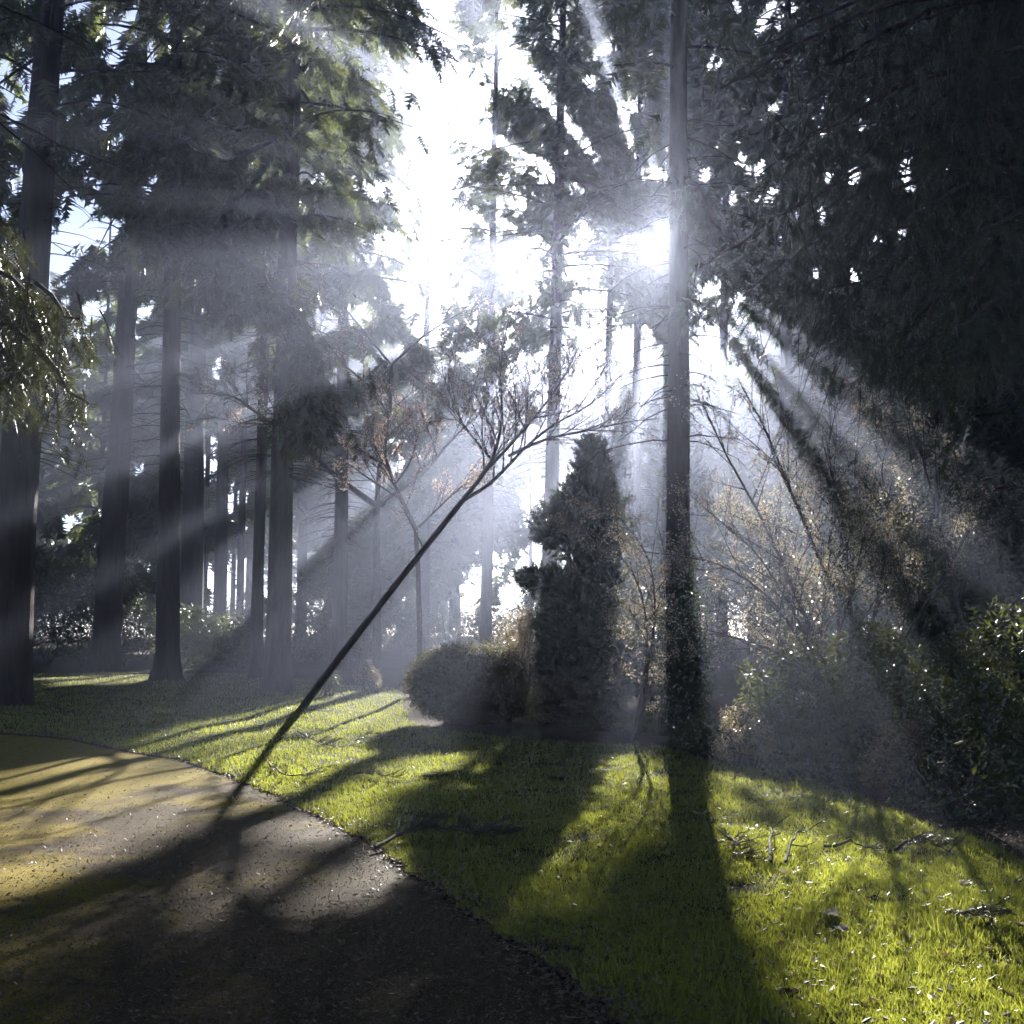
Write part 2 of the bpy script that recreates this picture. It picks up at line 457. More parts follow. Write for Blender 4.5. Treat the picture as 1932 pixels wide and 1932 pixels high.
# ------------------------------------------------------------------ conifers
DENS = 2.0
def conifer(name, label, px, d, diam, H, zb, Rc, nb, seed, top_px=None, tpl='far', L=.75, dens=9.0, hang=.6, group=None,
            carve=True, pos=None, mat_key='needle', below=.4, boughs=None, rise=.1, profile=None, cat='tree'):
    rng = np.random.default_rng(seed)
    if pos is None:
        b = pt(px, HORIZON, d); bx, by = b[0], b[1]
    else: bx, by = pos
    bz = float(terrain(bx, by))
    lean = np.zeros(2)
    if top_px is not None:            # x pixel where the trunk leaves the top of the picture
        q = pt(top_px[0], top_px[1], by)
        lean[0] = (q[0] - bx) / max(q[2] - bz, 1)
    root = empty(name, (bx, by, bz))
    tag(root, label, cat, group)
    tb = Tubes()
    zz = np.concatenate([[-.3, 0, .15, .4, .8, 1.3], np.linspace(2.2, H, 18)])
    n = len(zz)
    wob = rng.normal(0, diam * .04, (n, 2)).cumsum(0) * .6
    C = np.stack([bx + lean[0] * zz + wob[:, 0] - wob[0, 0], by + 0 * zz + wob[:, 1], bz + zz], -1)
    rad = diam / 2 * (1 - .88 * (np.clip(zz, 0, H) / H) ** 1.1)
    rad = rad * (1 + .55 * np.exp(-np.clip(zz, 0, None) / .38))
    tb.add(C, rad, 12, .04, rng)
    P_, D_, L_ = [], [], []
    def axis(z): return np.array([np.interp(z, zz, C[:, 0]), np.interp(z, zz, C[:, 1]), bz + z])
    ga = rng.random() * 6
    for i in range(nb):
        f = (i + rng.random()) / nb
        z = zb + (H - zb) * f ** .95
        f = (z - zb) / (H - zb)
        ga += 2.399 + rng.normal(0, .25)
        prof = (1 - f) ** .7 * min(1, .55 + f * 3) if profile is None else profile(f)
        ln = max(.5, Rc * prof * rng.uniform(.65, 1.15))
        s = np.linspace(0, 1, 8)
        el = rise + rng.uniform(-.12, .25) + .5 * f
        dp = hang * rng.uniform(.35, .75)
        zc = ln * (el * s - dp * s ** 1.7)
        az = ga + s * rng.normal(0, .25)
        B = axis(z) + np.stack([np.cos(az) * ln * s, np.sin(az) * ln * s, zc], -1)
        nk = 8
        if carve:
            bad = np.nonzero(light_pen(B) > .9)[0]
            if len(bad): nk = max(2, bad[0])
        tb.add(B[:nk], np.linspace(.012 + .011 * ln, .006, 8)[:nk] if nk > 2 else [.012 + .011 * ln, .006], 4)
        p_, d_, l_ = bough(B, ln * .34, int(dens * DENS * ln * (1 + .25 * ln)), L, hang, rng)
        P_.append(p_); D_.append(d_); L_.append(l_)
    # bare dead twigs below the crown
    for i in range(int(nb * below * 3)):
        z = rng.uniform(zb * .45, zb)
        ga = rng.random() * 6.28; ln = rng.uniform(.5, 1.8)
        s = np.linspace(0, 1, 5)
        B = axis(z) + np.stack([np.cos(ga) * ln * s, np.sin(ga) * ln * s, ln * (.1 * s - .35 * s ** 2)], -1) + rng.normal(0, .03, (5, 3)) * s[:, None]
        tb.add(B, np.linspace(.018, .005, 5), 3)
    tb.build('trunk', M['bark'], root, (bx, by, bz))
    P_ = np.concatenate(P_); D_ = np.concatenate(D_); L_ = np.concatenate(L_)
    if carve:
        D2 = unit(D_) * L_[:, None]
        k = keep_mask(P_ + D2 * .5, rng, D=D2)
        P_, D_, L_ = P_[k], D_[k], L_[k]
    tris('crown', spray_mesh(P_, D_, L_, tpl, rng), M[mat_key], root, (bx, by, bz))
    for bg_ in (boughs or []):
        add_bough(root, (bx, by, bz), rng, **bg_)
    return root

def add_bough(root, loc, rng, pts, W, count, L, hang, tpl='near', r0=.045, mk='needle_near', whips=0, carve=False, nm='bough'):
    """an explicit limb: points as (px, py, distance)"""
    P = np.array([pt(*q) if not isinstance(q, np.ndarray) else q for q in pts])
    s = np.linspace(0, 1, 14)
    P = interp(P, s) + rng.normal(0, .02, (14, 3)) * s[:, None]
    tb = Tubes(); tb.add(P, np.linspace(r0, .008, 14), 6)
    pp, dd, ll = bough(P, W, int(count * .42), L, hang, rng, .05)
    for i in range(int(whips * .55)):                       # hanging whip-like branchlets with sprays along them
        t = rng.uniform(.15, 1); a = interp(P, np.array([t]))[0]
        ln = rng.uniform(.35, 1.1) * (W * 1.2)
        a = a + rng.normal(0, W * .35, 3) * np.array([1, 1, .2])
        k = np.linspace(0, 1, 6)
        dx = rng.normal(0, .25, 2)
        Q = a + np.stack([dx[0] * k * ln, dx[1] * k * ln, -ln * k ** 1.1], -1) + rng.normal(0, .012, (6, 3)) * k[:, None]
        tb.add(Q, np.linspace(.007, .003, 6), 3)
        m = int(9 * ln) + 3
        tt = rng.random(m)
        pp = np.concatenate([pp, interp(Q, tt)])
        d2 = rng.normal(0, .45, (m, 3)) + np.array([0, 0, -1.0])
        dd = np.concatenate([dd, d2]); ll = np.concatenate([ll, L * rng.uniform(.4, .9, m)])
    o = tb.build(nm, M['bark_thin'], root, loc)
    if nm == 'bough' and root.name.startswith('hemlock'):
        k = keep_mask(pp, rng, False); pp, dd, ll = pp[k], dd[k], ll[k]
    k = hole_keep(pp + unit(dd) * (ll * .5)[:, None], rng); pp, dd, ll = pp[k], dd[k], ll[k]
    tris('foliage', spray_mesh(pp, dd, ll, tpl, rng, .8), M[mk], o, (0, 0, 0)).location = (0, 0, 0)
    o.children[0].data.transform(__import__('mathutils').Matrix.Translation((-loc[0], -loc[1], -loc[2])))
    return o

# ------------------------------------------------------------------ bare broadleaf trees and shrubs
def side_dir(tg, rng, ang, up=.25):
    a = unit(np.cross(tg, rng.normal(0, 1, 3)))
    v = tg * math.cos(ang) + a * math.sin(ang)
    v[2] += up
    return unit(v)

def grow(tb, P, r0, r1, rng, depth, tips, spacing, ratio=.55, up=.2, wig=.06, sides=6, minr=.0035, drop=0.0, flat=1.0):
    P = np.asarray(P, float)
    seg = np.linalg.norm(np.diff(P, axis=0), axis=1).sum()
    n = max(4, int(seg / .25)) if depth > 0 else 4
    t = np.linspace(0, 1, min(n, 26))
    # smooth path
    Q = interp(P, t)
    for _ in range(2):
        Q[1:-1] = (Q[:-2] + 2 * Q[1:-1] + Q[2:]) / 4
    rad = np.maximum(r0 + (r1 - r0) * t ** .9, minr)
    tb.add(Q, rad, sides + (3 if r0 > .05 else 0), .05 if r0 > .03 else 0, rng)
    if depth == 0:
        tips.append(Q[1:]); return
    k = max(1, int(seg / spacing))
    for i in range(k):
        u = .18 + .82 * (i + rng.random()) / k
        base = interp(Q, np.array([u]))[0]
        tg = unit(interp(Q, np.array([min(u + .03, 1)]))[0] - interp(Q, np.array([max(u - .03, 0)]))[0])
        ln = seg * ratio * (1.15 - .75 * u) * rng.uniform(.6, 1.25)
        ln = min(ln, 3.2)
        if ln < .12: continue
        v = side_dir(tg, rng, rng.uniform(.45, 1.1), up)
        v = unit(v * np.array([1, 1, flat]))
        m = 5
        pts = [base]
        for j in range(m - 1):
            v = unit(v + rng.normal(0, wig * 2.2, 3) + np.array([0, 0, .05 - drop]))
            pts.append(pts[-1] + v * ln / (m - 1))
        rr = max(min(np.interp(u, t, rad) * .6, .006 + .010 * ln), minr)
        grow(tb, pts, rr, minr, rng, depth - 1, tips, spacing * .62, ratio, up, wig, max(3, sides - 2), minr, drop, flat)
    tips.append(Q[len(Q) // 2:])

def leaf_quads(pos, nrm, size, rng, aspect=.5, curl=.15):
    n = len(pos)
    nrm = unit(nrm)
    a = unit(np.cross(nrm, rng.normal(0, 1, (n, 3)))); b = np.cross(nrm, a)
    s = size[:, None]
    p0 = pos - a * s * .5; p2 = pos + a * s * .5
    p1 = pos + b * s * aspect * .5 - nrm * s * curl * .5; p3 = pos - b * s * aspect * .5 - nrm * s * curl * .5
    V = np.stack([p0, p1, p2, p0, p2, p3], 1)
    return V.reshape(-1, 3)

def bare_tree(name, label, base, limbs, seed, depth, spacing, leafn, leafsize, mk='bud', group=None, cat='tree', ratio=.5, up=.2,
              minr=.004, flat=1.0, drop=0., extra=None, wig=.06):
    rng = np.random.default_rng(seed)
    root = empty(name, base); tag(root, label, cat, group)
    tb = Tubes(); tips = []
    for pts, r0, r1, dp in limbs:
        P = np.array([pt(*q) if not isinstance(q, np.ndarray) else q for q in pts])
        grow(tb, P, r0, r1, rng, dp, tips, spacing, ratio, up, wig, 8, minr, drop, flat)
    tb.build('trunk', M['bark_thin'], root, base)
    if leafn:
        T = np.concatenate(tips)
        i = rng.integers(0, len(T), leafn)
        p = T[i] + rng.normal(0, .04, (leafn, 3))
        tris('leaves', leaf_quads(p, rng.normal(0, 1, (leafn, 3)) + [0, 0, .6], rng.uniform(.6, 1.3, leafn) * leafsize, rng, .6), M[mk], root, base)
    return root

def blob_points(blobs, n, rng, shell=.55):
    c = np.array([b[0] for b in blobs]); r = np.array([b[1] for b in blobs])
    w = np.prod(r, axis=1) ** .75; w = w / w.sum()
    i = rng.choice(len(blobs), n, p=w)
    v = unit(rng.normal(0, 1, (n, 3)))
    k = (shell + (1 - shell) * rng.random(n)) * (1 + rng.normal(0, .05, n))
    lump = 1 + .10 * np.sin(v[:, 0] * 9 + i) * np.sin(v[:, 2] * 8 + v[:, 1] * 7)
    return c[i] + v * r[i] * (k * lump)[:, None], v, i

def shrub(name, label, blobs, n, size, seed, mk, prune=0, aspect=.5, shell=.55, cat='shrub', group=None, stems=14, style='leaf', tpl='mid',
          base=None, up=.4, L=.3, twigs=True):
    """blobs: ((px,py,dist) , (rx,ry,rz) metres)"""
    rng = np.random.default_rng(seed)
    B = [(pt(*c) if not isinstance(c, np.ndarray) else c, np.array(r, float)) for c, r in blobs]
    lo = B[0][0]
    if base is None:
        m = np.mean([b[0] for b in B], axis=0)
        base = (m[0], m[1], float(terrain(m[0], m[1])))
    base = np.array(base, float)
    root = empty(name, tuple(base)); tag(root, label, cat, group)
    p, v, i = blob_points(B, n, rng, shell)
    ok = p[:, 2] > terrain(p[:, 0], p[:, 1]) + .03
    p, v = p[ok], v[ok]
    if prune:
        q_ = np.maximum(open_pen(p), open_pen(p + v * L * .7))
        qx, qy, _f = to_px(p)
        k_ = rng.random(len(p)) > q_ * prune * ((qx > 1152) | (qy > 1150) & (qx > 1125)); p, v = p[k_], v[k_]
    nn = len(p)
    if style == 'leaf':
        V = leaf_quads(p, v * .6 + rng.normal(0, .6, (nn, 3)) + [0, 0, up], rng.uniform(.65, 1.3, nn) * size, rng, aspect)
    else:
        V = spray_mesh(p, v + rng.normal(0, .35, (nn, 3)) + [0, 0, up], rng.uniform(.6, 1.2, nn) * L, tpl, rng, 1.0)
    tris('foliage', V, M[mk], root, tuple(base))
    tb = Tubes()
    for k in range(stems):
        b = B[rng.integers(len(B))]
        tgt = b[0] + unit(rng.normal(0, 1, 3)) * b[1] * .75
        s0 = base + np.array([rng.normal(0, .12), rng.normal(0, .12), -.05])
        t = np.linspace(0, 1, 6)[:, None]
        Q = s0 * (1 - t) + tgt * t + np.array([0, 0, .12]) * np.sin(t * math.pi) + rng.normal(0, .02, (6, 3))
        tb.add(Q, np.linspace(.018, .005, 6), 4)
        if twigs:
            for j in range(5):
                a = Q[rng.integers(2, 6)]
                e = a + rng.normal(0, .3, 3) * b[1].mean() + [0, 0, .1]
                tb.add(np.array([a, (a + e) / 2 + rng.normal(0, .03, 3), e]), [.006, .004, .003], 3)
    tb.build('stem', M['bark_thin'], root, tuple(base))
    return root

# ------------------------------------------------------------------ ground, path, lawn
def axis_pts(lo, hi, fine_lo, fine_hi, step):
    a = list(np.arange(fine_lo, fine_hi, step))
    v = fine_hi; s = step
    while v < hi: a.append(v); s *= 1.18; v += s
    v = fine_lo; s = step; b = []
    while v > lo: s *= 1.18; v -= s; b.append(v)
    return np.array(b[::-1] + a)

gx = axis_pts(-170, 170, -14, 14, .35); gy = axis_pts(-40, 190, 0, 34, .35)
X, Y = np.meshgrid(gx, gy)
Z = terrain(X, Y)
V = np.stack([X, Y, Z], -1).reshape(-1, 3)
nx, ny = len(gx), len(gy)
i = (np.arange(ny - 1)[:, None] * nx + np.arange(nx - 1)[None, :]).ravel()
tag(mesh_from('ground', V, np.stack([i, i + 1, i + 1 + nx, i + nx], -1), 4, M['soil'], None, True), kind='structure')

EDGE = [(-700, 1330), (-300, 1356), (0, 1386), (150, 1400), (330, 1434), (520, 1502), (690, 1592), (830, 1682), (980, 1792), (1100, 1884), (1190, 1960), (1420, 2200), (1900, 2700)]
FARE = [(4200, 2700), (2900, 2020), (2300, 1760), (1932, 1628), (1750, 1556), (1560, 1482), (1340, 1440), (1260, 1412), (1100, 1404), (1000, 1396), (860, 1384), (770, 1362),
        (750, 1300), (620, 1290), (400, 1258), (0, 1250), (-700, 1250)]
EDGE_W = [gp(*q)[:2] for q in EDGE]
LAWN_W = EDGE_W + [gp(*q)[:2] for q in FARE]
PATH_W = [tuple(np.array(q) + np.array([.04, .05])) for q in EDGE_W] + [(-9, -2), (-30, -2), (-30, 14)]
PATH_W = EDGE_W + [(3, -3), (-30, -3), (-30, 15)]

def vnoise(x, y, s=0):
    return (np.sin(x * 3.1 + s) * np.sin(y * 2.7 + s * 2) + .6 * np.sin(x * 7.3 + y * 3.9 + s) * np.sin(y * 8.1 - x * 2.2) + .4 * np.sin(x * 17 + s) * np.sin(y * 19 + s)) / 2

def patch(name, poly, x0, x1, y0, y1, step, lift, m, jag, grow_=0.0, keepfun=None):
    xs = np.arange(x0, x1, step); ys = np.arange(y0, y1, step)
    X, Y = np.meshgrid(xs, ys)
    jx = X + vnoise(X, Y, 1) * jag; jy = Y + vnoise(X, Y, 4) * jag
    ins = in_poly(jx, jy, poly)
    c = ins[:-1, :-1] & ins[1:, :-1] & ins[:-1, 1:] & ins[1:, 1:]
    nx = len(xs)
    r, q = np.nonzero(c)
    i = r * nx + q
    Fq = np.stack([i, i + 1, i + 1 + nx, i + nx], -1)
    used, inv = np.unique(Fq.ravel(), return_inverse=True)
    V = np.stack([X.ravel()[used], Y.ravel()[used], (terrain(X, Y) + lift).ravel()[used]], -1)
    o = mesh_from(name, V, inv.reshape(-1, 4), 4, m, None, True)
    return o

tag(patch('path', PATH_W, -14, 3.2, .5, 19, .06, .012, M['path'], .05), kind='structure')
tag(patch('lawn', LAWN_W, -22, 10, 1.5, 36, .08, .022, M['turf'], .14), kind='structure')

# grass blades
rng = np.random.default_rng(11)
def lawn_points(n, dmax, dmin=3.0):
    # sample in picture space so that density falls off with distance
    px = rng.uniform(-260, 2200, n); py = 1250 + (2060 - 1250) * rng.random(n) ** .95
    v = FWD[None] * F + RGT[None] * (px - 966)[:, None] + UPV[None] * (966 - py)[:, None]
    z = np.zeros(n)
    for _ in range(6):
        t = (z - EYE[2]) / np.minimum(v[:, 2], -4)
        P = EYE + v * t[:, None]
        z = .5 * z + .5 * terrain(P[:, 0], P[:, 1])
    P[:, 2] = terrain(P[:, 0], P[:, 1])
    return P
P = lawn_points(900000, 40)
jx = P[:, 0] + vnoise(P[:, 0], P[:, 1], 1) * .14; jy = P[:, 1] + vnoise(P[:, 0], P[:, 1], 4) * .14
ok = in_poly(jx, jy, LAWN_W) & (P[:, 1] < 36)
P = P[ok]
bare = vnoise(P[:, 0] * .8, P[:, 1] * .8, 7) + .45 * vnoise(P[:, 0] * 3.3, P[:, 1] * 3.7, 3) + rng.normal(0, .25, len(P))
P = P[bare < .5]
n = len(P)
dist = P[:, 1]
sz = np.clip(dist / 8, 1, 2.6) ** .7
tuft = 1 + .5 * vnoise(P[:, 0] * 1.7, P[:, 1] * 1.7, 2)
hgt = (rng.uniform(.014, .046, n) + (rng.random(n) < .04) * rng.uniform(.02, .06, n)) * sz ** .5 * np.clip(tuft, .5, 1.6)
wid = rng.uniform(.003, .0055, n) * sz
a = rng.random(n) * 2 * math.pi
side = np.stack([np.cos(a), np.sin(a), 0 * a], -1)
leanv = rng.normal(0, .45, (n, 3)); leanv[:, 2] = 1
P[:, 2] += .018
V = np.stack([P - side * wid[:, None], P + side * wid[:, None], P + unit(leanv) * hgt[:, None]], 1).reshape(-1, 3)
tag(tris('grass', V, M['grass']), 'short bright green grass of the sunlit lawn beside the path', 'grass', kind='stuff')

# ------------------------------------------------------------------ big conifers
conifer('fir_tree', 'thick dark straight trunk at the picture edge above the far strip of lit lawn', 14, 23.5, .86, 31, 11, 3.6, 70, 101, (97, 0),
        'mid', .55, 4, .7)
conifer('fir_tree', 'tall fir whose banded trunk stands behind the drooping dark bough, beside a thinner stem', 524, 27, .60, 32, 11.0, 5.0, 120, 102, (556, 0),
        'mid', .55, 5.5, .9, boughs=[
        dict(pts=[(545, 330, 26.5), (420, 400, 23), (290, 440, 20)], W=.7, count=1300, L=.34, hang=.9, whips=60, r0=.06, tpl='mid'),
        dict(pts=[(545, 380, 26.5), (400, 445, 20), (480, 510, 18.5), (560, 570, 18.5), (598, 680, 18.5), (590, 770, 18.5)], W=.85, count=5200, L=.34, hang=1.1, whips=190, r0=.07, tpl='mid'),
        dict(pts=[(545, 250, 26.5), (420, 310, 22), (340, 260, 20.5), (250, 245, 19.5)], W=.7, count=1400, L=.34, hang=1.0, whips=60, r0=.06, tpl='mid'),
        dict(pts=[(545, 250, 26.5), (470, 360, 23), (400, 420, 22), (445, 460, 21)], W=.4, count=160, L=.3, hang=.8, whips=8, r0=.07, tpl='mid')])
conifer('fir_tree', 'thin pale stem standing close behind the banded fir trunk', 486, 33, .36, 26, 11, 2.6, 50, 103, (520, 0), 'far', .7, 6, .7)
conifer('fir_tree', 'broad hazy trunk under the sunlit hanging foliage, next after the thick edge trunk', 200, 38, .85, 33, 14, 4.6, 90, 104, (262, 0), 'far', .7, 5.5, 1.0)
conifer('fir_tree', 'broad dim trunk in shadow between the hazy trunk and the bright gap', 352, 44, .95, 34, 15, 5, 90, 105, (398, 0), 'far', .75, 4, 1.0)
conifer('fir_tree', 'slim grey trunk crossing the bright gap near the banded fir', 412, 52, .62, 33, 15, 4.4, 80, 106, (440, 0), 'far', .9, 6, .8)
conifer('fir_tree', 'slimmest distant stem seen in the bright gap', 452, 60, .42, 33, 13, 3.4, 60, 107, None, 'far', .9, 6, .6)
conifer('fir_tree', 'pale slender fir in front of the white sky opening', 915, 44, .46, 33, 13, 3.4, 105, 108, (938, 0), 'far', .62, 6.5, .55, below=.3)
conifer('fir_tree', 'fir with a bent trunk and one long bare limb reaching towards the sun', 1032, 37, .54, 32, 10.5, 4.6, 140, 109, (1062, 0), 'mid', .52, 6, .7, below=.3,
        boughs=[dict(pts=[(1050, 330, 37), (1110, 345, 36), (1180, 400, 35), (1235, 415, 34)], W=.6, count=160, L=.5, hang=.6, whips=6, r0=.11, tpl='mid', mk='needle')])
conifer('fir_tree', 'faint hazy fir stem just beside the glare of the sun', 1196, 50, .50, 34, 9, 4.6, 130, 110, (1206, 0), 'far', .7, 6, .8, below=.3)
conifer('fir_tree', 'slender near-black trunk that cuts past the sun and rises from dark ivy', 1274, 18.6, .40, 30, 10.5, 2.9, 60, 111, (1290, 0), 'mid', .5, 8, .7, below=.4,
        boughs=[dict(pts=[(1290, 340, 18.6), (1320, 350, 18.2), (1345, 420, 18), (1420, 500, 17.6)], W=.6, count=420, L=.32, hang=.8, whips=16, r0=.05, tpl='mid'),
                dict(pts=[(1282, 560, 18.6), (1310, 570, 18), (1330, 610, 17.6)], W=.3, count=60, L=.25, hang=.8, whips=4, r0=.02, tpl='mid')])
conifer('fir_tree', 'dim stem close behind the near-black trunk, veiled by dappled crowns', 1362, 46, .50, 34, 9, 4.2, 140, 112, (1372, 0), 'far', .8, 7, .8)
conifer('fir_tree', 'first dark trunk of the row seen against sky specks beyond the drooping boughs', 1482, 36, .50, 32, 6, 4.6, 154, 113, (1484, 0), 'far', .75, 8, .9)
conifer('fir_tree', 'second trunk of the row against sky specks, wider than the first', 1528, 43, .78, 34, 6, 5.0, 154, 114, (1520, 0), 'far', .85, 7, .9)
conifer('fir_tree', 'third trunk of the row against sky specks, thin and straight', 1606, 39, .46, 33, 6, 4.4, 154, 115, (1592, 0), 'far', .75, 8, .9)
conifer('fir_tree', 'fourth trunk of the row against sky specks, nearest to the solid dark foliage', 1688, 33, .52, 31, 5, 4.8, 168, 116, (1670, 0), 'far', .7, 9, 1.0)
conifer('fir_tree', 'low-branched fir filling the darkest side of the wood above the glossy shrubs', 1800, 25, .55, 28, 2.4, 4.4, 150, 117, None, 'mid', .62, 11, 1.0, profile=lambda f: (1 - f) ** .8)
conifer('fir_tree', 'low-branched fir at the very edge of the dark wood', 1990, 20, .5, 27, 1.6, 3.8, 150, 118, None, 'mid', .58, 11, 1.0, profile=lambda f: (1 - f) ** .8)
conifer('fir_tree', 'dark upper trunk in the crowns between the edge trunk and the banded fir', 318, 31, .62, 30, 12.5, 5.2, 100, 119, (338, 0), 'mid', .55, 6, 1.0)
conifer('fir_tree', 'feathery fir whose drooping sprays fringe the white sky opening', 640, 40, .55, 34, 9.5, 4.9, 120, 120, None, 'far', .65, 7, 1.1)
conifer('fir_tree', 'distant fir half lost in glowing haze behind the bare trees', 800, 58, .5, 30, 8, 3.4, 90, 121, None, 'far', .85, 6, .7)

conifer('fir_tree', 'high-crowned fir whose dark top closes the sky above the long bare limb', 1140, 50, .42, 36.5, 17, 4.6, 120, 122, (1160, 0), 'mid', .66, 6, .8)
conifer('fir_tree', 'high-crowned fir standing far behind, its boughs framing the sun from above', 1250, 56, .42, 36.5, 19, 5.0, 120, 123, (1262, 0), 'far', .8, 9, .8)
conifer('fir_tree', 'high-crowned fir behind the near-black trunk, dark against blue sky specks', 1420, 58, .5, 36.5, 12, 5.0, 140, 124, (1424, 0), 'far', .85, 8, .8)

for k, (px, d, H, zb) in enumerate([(2080, 34, 33, 3), (2260, 44, 36, 3), (2420, 32, 32, 3), (2180, 60, 36, 2), (2560, 52, 36, 2), (1930, 48, 36, 3), (-160, 40, 34, 4), (-420, 34, 34, 4)]):  # firs at and past the frame edges, added to block sun on the haze
    conifer('fir_tree', ['deep-shaded added fir crowding the dark side of the wood', 'deep-shaded added tall fir behind the crowding one', 'broad fir added just past the picture edge by the dark wood', 'distant tall fir added at the end of the dark wood',
        'outermost fir added to the dark wood', 'dark fir added behind the low-branched pair', 'tall fir added past the thick edge trunk', 'outermost fir added past the thick edge trunk'][k], px, d, .6, H, zb, 5.4, 130, 260 + k, None, 'far', .9, 8, .9)

# near drooping boughs, their trunks just outside the picture
def near_tree(name, label, px, d, diam, H, seed, bl, **kw):
    b = pt(px, HORIZON, d)
    bb = []
    for (ex, ey, ed), dz, W, cnt, wh in bl:
        e = pt(ex, ey, ed)
        s = np.array([b[0], b[1], e[2] + dz])
        q = [s + (e - s) * t + np.array([0, 0, .32 * dz * math.sin(t * math.pi)]) for t in (0, .3, .6, .85, 1)]
        bb.append(dict(pts=q, W=W, count=cnt, L=.24, hang=1.0, whips=wh, r0=.05, **kw))
    return conifer(name, label, px, d, diam, H, 9.5, 4.2, 60, seed, None, 'mid', .5, 8, 1.0, boughs=bb)
near_tree('hemlock_tree', 'nearest conifer, its long drooping boughs hanging black over the shrubs beside the sun', 2130, 12.5, .55, 24, 201, [
    ((1365, 165, 11.5), 1.6, .45, 160, 26), ((1440, 90, 12.2), 1.2, .6, 300, 34), ((1440, 330, 11.0), 1.8, .9, 900, 80),
    ((1330, 500, 11.4), 1.8, .8, 700, 60), ((1400, 560, 11.2), 1.9, .95, 900, 70), ((1520, 640, 11.0), 1.8, .9, 800, 60), ((1660, 660, 10.6), 1.5, 1.0, 900, 70),
    ((1560, 130, 11.6), 1.3, .9, 700, 60), ((1620, 300, 10.6), 1.6, 1.0, 1100, 80), ((1700, 60, 11.0), 1.0, 1.0, 900, 70),
    ((1680, 440, 10.0), 1.4, 1.0, 900, 70), ((1810, 620, 9.6), 1.2, 1.0, 900, 60), ((1790, 240, 9.8), 1.2, 1.1, 1200, 80), ((1850, 440, 9.4), 1.0, 1.0, 900, 50),
    ((1560, 420, 12.6), 1.6, .9, 800, 50), ((1500, 220, 12.8), 1.6, .9, 700, 50), ((1760, 520, 12.0), 1.2, 1.0, 900, 60), ((1850, 120, 10), 1.0, 1.1, 1100, 60)])
near_tree('spruce_tree', 'near spruce with a sunlit hanging tassel of needles crossing the thick edge trunk', -260, 9.5, .4, 18, 202, [
    ((20, 430, 8.6), .7, .35, 260, 16), ((150, 610, 8.8), .9, .40, 420, 30), ((60, 560, 8.2), .7, .45, 520, 34), ((150, 760, 8.6), 1.2, .22, 260, 34),
    ((20, 680, 8.4), .8, .4, 380, 26)])

# unseen firs added behind and beside the path to shade the near ground
for k, (bx_, by_) in enumerate([(-4.5, -4), (3.5, -4.5), (9.5, 0.5), (-10, 2), (13, -8), (-3, -12), (-13, -8), (5, -13), (14.5, 6.5), (-16.5, 8), (-20, -1), (20, 0)]):
    if k == 0: first = conifer('added_shade_fir', 'unseen tall fir added behind the path for shade', 0, 0, .7, 24, 8.5, 6.2, 130, 250, None, 'far', .95, 9, .5, pos=(bx_, by_), carve=False, group='unseen firs added for shade')
    else:
        r_ = first.copy(); COL.objects.link(r_); r_.location = (bx_, by_, float(terrain(bx_, by_))); r_.rotation_euler = (0, 0, k * 1.7)
        for ch in first.children:
            c_ = ch.copy(); COL.objects.link(c_); c_.parent = r_

# far trees that close the wood; those past the frame added to block sun
rng = np.random.default_rng(77)
COMBO = [(a, b_, c_) for b_ in ('dense', 'thin', 'even') for c_ in ('stout', 'slender') for a in ('narrow', 'broad', 'middling')]
seen = {}
for k in range(68):
    px = -600 + k * 51 + rng.uniform(-22, 22)
    d = rng.uniform(62, 100)
    H = rng.uniform(28, 36)
    if 1040 < px < 1300: d = rng.uniform(74, 100); H = rng.uniform(31, 36); zb = 5
    elif 700 < px < 1010: H = (HORIZON - rng.uniform(630, 700)) / F * d + 1.6; zb = 2.0
    else: zb = rng.uniform(2.5, 8)
    where = ('added past the picture edge by the spruce' if px < 0 else 'beyond the thick edge trunk' if px < 250 else 'beyond the bright gap of the shadowed wood' if px < 600 else 'under the white sky opening' if px < 1010
             else 'behind the glare near the sun' if px < 1330 else 'behind the drooping boughs' if px < 1700 else 'deep in the darkest wood' if px < 2100 else 'added past the far end of the dark wood')
    q = seen.get(where, 0); seen[where] = q + 1
    wd_, fo_, st_ = COMBO[(q * 5) % 18]
    conifer('distant_fir', f'{wd_} {st_}-stemmed distant fir with {fo_} foliage, {where}', px, d, {'stout': .7, 'slender': .38}[st_], H, zb,
            {'narrow': 3.3, 'broad': 5.2, 'middling': 4.2}[wd_], int(60 + H), 300 + k, None, 'far', 1.0, {'dense': 5.6, 'thin': 3.2, 'even': 4.5}[fo_], .8,
            group='distant firs closing the wood', below=.02, profile=(lambda f: (1 - f) ** .75 * .9 + .05))

